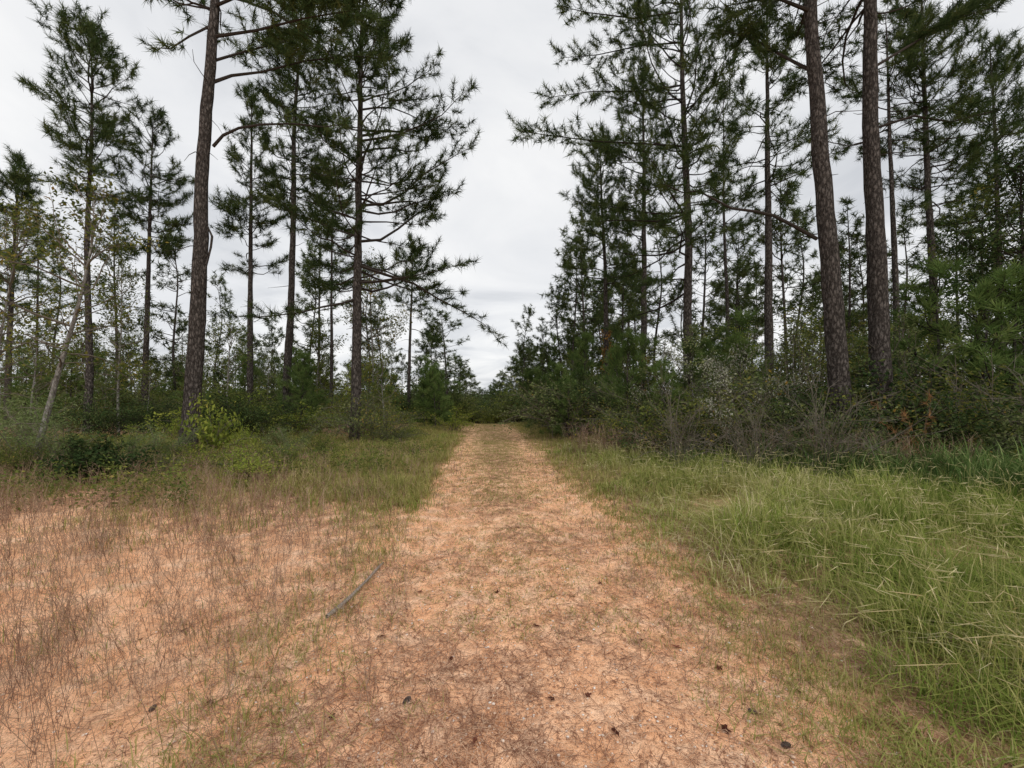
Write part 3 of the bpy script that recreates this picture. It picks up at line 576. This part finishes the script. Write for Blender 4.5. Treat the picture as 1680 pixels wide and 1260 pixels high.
# ---------------------------------------------------------------- shrubs
SP={}
def sp(key,seed,H,R,ns,n,ls,ts,mat,wood,**kw):
    rng=np.random.default_rng(seed);T=leaf_T(n,ls,rng,kw.pop('asp',.5),1.);w,f=gen_shrub(rng,H,R,ns,T,ts,**kw)
    SP.setdefault(key,[]).append((('stems',w.mesh('stems',wood)),('leaves',f.mesh('leaves',mat))))
for i in range(3): sp('green',500+i,1.3,.7,22,8,.45,.13,ML1,MTW,step=.11,tl=.4,tsp=.11,jit=14)
for i in range(2): sp('yellow',510+i,1.2,.6,20,8,.5,.13,ML2,MTG,step=.12,tl=.3,tsp=.12,jit=12)
for i in range(3): sp('brush',520+i,1.6,.9,26,7,.45,.12,ML5,MTG,step=.14,tl=.45,tsp=.14,arch=-14,e=(40,88),jit=15)
for i in range(2): sp('dark',530+i,1.3,.7,22,9,.42,.13,ML3,MTW,step=.11,tl=.36,tsp=.1,jit=14)
for i in range(2): sp('autumn',540+i,1.4,.7,20,6,.42,.13,ML4,MTG,step=.13,tl=.4,tsp=.13,jit=14)
for i in range(2): sp('feather',550+i,1.2,.4,9,11,.55,.14,MLP,MTG,step=.09,tl=.24,tsp=.08,asp=.16,e=(65,88),arch=-8)
sp('blossom',560,2.2,.7,26,14,.3,.13,MLW,MTG,step=.12,tl=.3,tsp=.1,asp=.4,f0=.65)
for i in range(2): sp('bare',570+i,2.0,.8,30,1,.3,.1,ML4,MTG,step=.12,tl=.55,tsp=.4,arch=-14,e=(35,85),r=.009,jit=14)
sp('broad',580,1.1,.5,14,7,.7,.15,ML2,MTG,step=.12,tl=.25,tsp=.12,asp=.55)
sp('round',590,.55,.3,46,12,.5,.08,ML3,MTW,step=.06,tl=.14,tsp=.05,e=(15,90),arch=0,asp=.6)
H0={'green':1.2,'yellow':1.1,'brush':1.35,'dark':1.2,'autumn':1.3,'feather':1.1,'blossom':2.0,'bare':1.7,'broad':1.05,'round':.55}
rs=np.random.default_rng(600)
def shrub(key,u,vt,Y,label,group=None,wide=1.,name='shrub',cat='shrub'):
    x=(u-U0)/F*Y;H=px(u,vt,Y)[2]-float(G(x,Y));s=max(.2,H/H0[key]);p=SP[key][int(rs.integers(len(SP[key])))]
    return spawn(p,name,label,cat,x,Y,(s*wide,s*wide,s),rs,group)
shrub('blossom',1160,568,11,'tall shrub with pale whitish seed plumes right of the sprawling pine',wide=.8)
shrub('round',165,725,7.6,'small dark round evergreen bush in the weeds at left',wide=1.25)
shrub('yellow',412,690,14,'lime yellow shrub between the leaning pine and the dark trunked pine')
shrub('broad',345,668,9.8,'broad leaved bright green plant at the foot of the leaning pine',wide=.6)
shrub('broad',402,785,7.0,'low broad leaved weed in the middle of the left verge',wide=.8)
shrub('yellow',742,672,20,'light green rounded bush beside the left edge of the track',wide=1.3)
shrub('bare',1110,645,9.2,'pale bare-twigged arching shrub in front of the sprawling pine',wide=.9)
shrub('bare',1350,630,7.9,'grey bare-twigged shrub tangled around the massive bent-limbed pine',wide=.9)
shrub('bare',1225,650,8.4,'bare arching shrub between the sprawling pine and massive pines',wide=.9)
shrub('autumn',1590,600,9.2,'russet tinged shrub low at far right')
shrub('autumn',625,655,14,'brown leaved shrub at the foot of the layered pine')
for i,(u,vt,Y) in enumerate(sorted([(60,660,9),(100,690,8.4),(215,705,8.8),(265,700,9.3),(20,650,9.6)])):
    shrub('feather',u,vt,Y,'%s from the left of the pale feathery weeds at left'%ORD[i],'pale feathery weeds',name='feathery_weed',cat='weed',wide=1.1)
rng=np.random.default_rng(9);w,f=gen_shrub(rng,1.1,.1,3,needle_T(14,.05,rng,-.6),.16,step=.12,tl=.2,tsp=.12,arch=-2,e=(80,90),up=-1.2)
xx=(1492-U0)/F*7.8;r=thing('dead_sapling','small dead sapling with orange brown drooping needles at right','dead sapling',(xx,7.8,float(G(xx,7.8))),sc=(.9,.9,1.25));obj('stems',w.mesh('stems',MTG),r);obj('needles',f.mesh('needles',MLO),r)
NM={'brush':'twiggy grey green','dark':'dark leaved','green':'green leaved','autumn':'yellow brown leaved','yellow':'light yellow green','feather':'pale feathery','bare':'bare stemmed tangled'}
for i in range(64):
    Y=rs.uniform(8.2,12.5) if i<44 else rs.uniform(12.5,34)
    x=float(redge(Y))+rs.uniform(-.2,1.6)
    if Y<12.5: x=rs.uniform(max(float(redge(Y)),2.4)-.1,Y*1.25+1)
    front=Y<12.5 and x<redge(Y)+1.2
    k=['brush','dark','green','bare','green','brush','autumn','bare'][int(rs.integers(8))];hh=rs.uniform(.6,1.4) if front else rs.uniform(1.2,2.2)+(.3 if Y>10.5 else 0)
    shrub(k,U0+x/Y*F,V0-(hh-CH+float(G(x,Y)))/Y*F,Y,'%s shrub in the dense thicket right of the track'%NM[k],'%s shrubs right of the track'%NM[k],wide=1.15)
for i in range(46):
    Y=rs.uniform(13,18) if i<24 else rs.uniform(18,34)
    x=xc(Y)-3.2-rs.uniform(0,1)*(Y*1.15-3.0)
    k=['green','yellow','brush','autumn','green','dark','yellow'][int(rs.integers(7))];hh=rs.uniform(.5,1.8)*(1 if Y<18 else 1.3)
    shrub(k,U0+x/Y*F,V0-(hh-CH+float(G(x,Y)))/Y*F,Y,'%s shrub in the low thicket left of the track'%NM[k],'%s shrubs left of the track'%NM[k],wide=1.15)
for i in range(26):
    Y=rs.uniform(7.6,12.5);x=-rs.uniform(.36,1.2)*Y-.6
    k=['green','green','yellow','feather','yellow','brush'][i%6];hh=rs.uniform(.3,.75)
    shrub(k,U0+x/Y*F,V0-(hh-CH+float(G(x,Y)))/Y*F,Y,'low %s clump in the rough grass of the left verge'%NM[k],'low %s clumps in the left verge'%NM[k],wide=1.2)
for i in range(34):
    Y=rs.uniform(33,52);x=xc(Y)+rs.uniform(-4.5,4.5);dd=abs(x-xc(Y));vt=690-dd*13+rs.uniform(-10,4)
    shrub(['green','yellow','dark','green','brush'][i%5],U0+x/Y*F,vt,Y,'low shrub where the track dips out of sight','low shrubs at the far end of the track',wide=1.2)
# distant wood
m=M();rng=np.random.default_rng(44);n=1500
tx=rng.uniform(-300,300,n);ty=rng.uniform(80,260,n);tz=G(tx,ty);th=rng.uniform(8,13,n)-3.*np.exp(-((tx-xc(ty))/9)**2)
P=np.repeat(np.stack([tx,ty,tz],1),34,0);f=rng.uniform(0,1,len(P));a=rng.uniform(0,6.28,len(P));rr=(1-f)*2.8*rng.uniform(.4,1,len(P))
P=P+np.stack([np.cos(a)*rr,np.sin(a)*rr,f*np.repeat(th,34)],1)
inst(m,leaf_T(5,.55,rng,.6,1.),P,rng.normal(size=(len(P),3)),1.3,rng)
tag(obj('distant_wood',m.mesh('distant_wood',MNF)),'far-off mass of dark woodland along the horizon','woodland',kind='stuff')
# ---------------------------------------------------------------- sky, sun, camera
w=bpy.data.worlds.new('World');bpy.context.scene.world=w;w.use_nodes=True;nt=w.node_tree;N=nt.nodes;Lk=nt.links;N.clear()
el=math.radians(45);rot=math.radians(150)
sky=N.new('ShaderNodeTexSky');sky.sky_type='NISHITA';sky.sun_disc=False;sky.sun_elevation=el;sky.sun_rotation=rot
b1=N.new('ShaderNodeBackground');b1.inputs[1].default_value=.08;Lk.new(sky.outputs[0],b1.inputs[0])
tc=N.new('ShaderNodeTexCoord');sx=N.new('ShaderNodeSeparateXYZ');Lk.new(tc.outputs['Generated'],sx.inputs[0])
def mt(op,a,b):
    n=N.new('ShaderNodeMath');n.operation=op
    for k,v in enumerate((a,b)):
        if isinstance(v,(int,float)):n.inputs[k].default_value=v
        else:Lk.new(v,n.inputs[k])
    return n.outputs[0]
zz=mt('ADD',mt('MAXIMUM',sx.outputs[2],0.),.14)
cb=N.new('ShaderNodeCombineXYZ');Lk.new(mt('DIVIDE',sx.outputs[0],zz),cb.inputs[0]);Lk.new(mt('DIVIDE',sx.outputs[1],zz),cb.inputs[1])
nz=N.new('ShaderNodeTexNoise');nz.inputs['Scale'].default_value=.9;nz.inputs['Detail'].default_value=7;nz.inputs['Roughness'].default_value=.52;nz.inputs['Distortion'].default_value=.6;Lk.new(cb.outputs[0],nz.inputs[0])
r=ramp(N,[(.36,(.66,.68,.715)),(.48,(.87,.88,.90)),(.6,(1.0,1.0,1.0))]);Lk.new(nz.outputs[0],r.inputs[0])
b2=N.new('ShaderNodeBackground');b2.inputs[1].default_value=1.;Lk.new(r.outputs[0],b2.inputs[0])
mx=N.new('ShaderNodeMixShader');mx.inputs[0].default_value=.93;Lk.new(b1.outputs[0],mx.inputs[1]);Lk.new(b2.outputs[0],mx.inputs[2])
ow=N.new('ShaderNodeOutputWorld');Lk.new(mx.outputs[0],ow.inputs[0])
sl=bpy.data.lights.new('sun','SUN');sl.energy=1.5;sl.angle=math.radians(30);sl.color=(1,.97,.91);so=bpy.data.objects.new('sun',sl);C.objects.link(so)
so.rotation_euler=(math.radians(45),0,math.radians(30));so.location=(0,0,30)
cam=bpy.data.cameras.new('camera');cam.lens=15;cam.sensor_width=36;cam.shift_y=22/1680;cam.clip_end=4000;cam.clip_start=.05
co=bpy.data.objects.new('camera',cam);C.objects.link(co);co.location=(0,0,CH);co.rotation_euler=(PI/2,0,0);bpy.context.scene.camera=co
s=bpy.context.scene;s.view_settings.view_transform='Standard';s.view_settings.look='None';s.view_settings.exposure=0
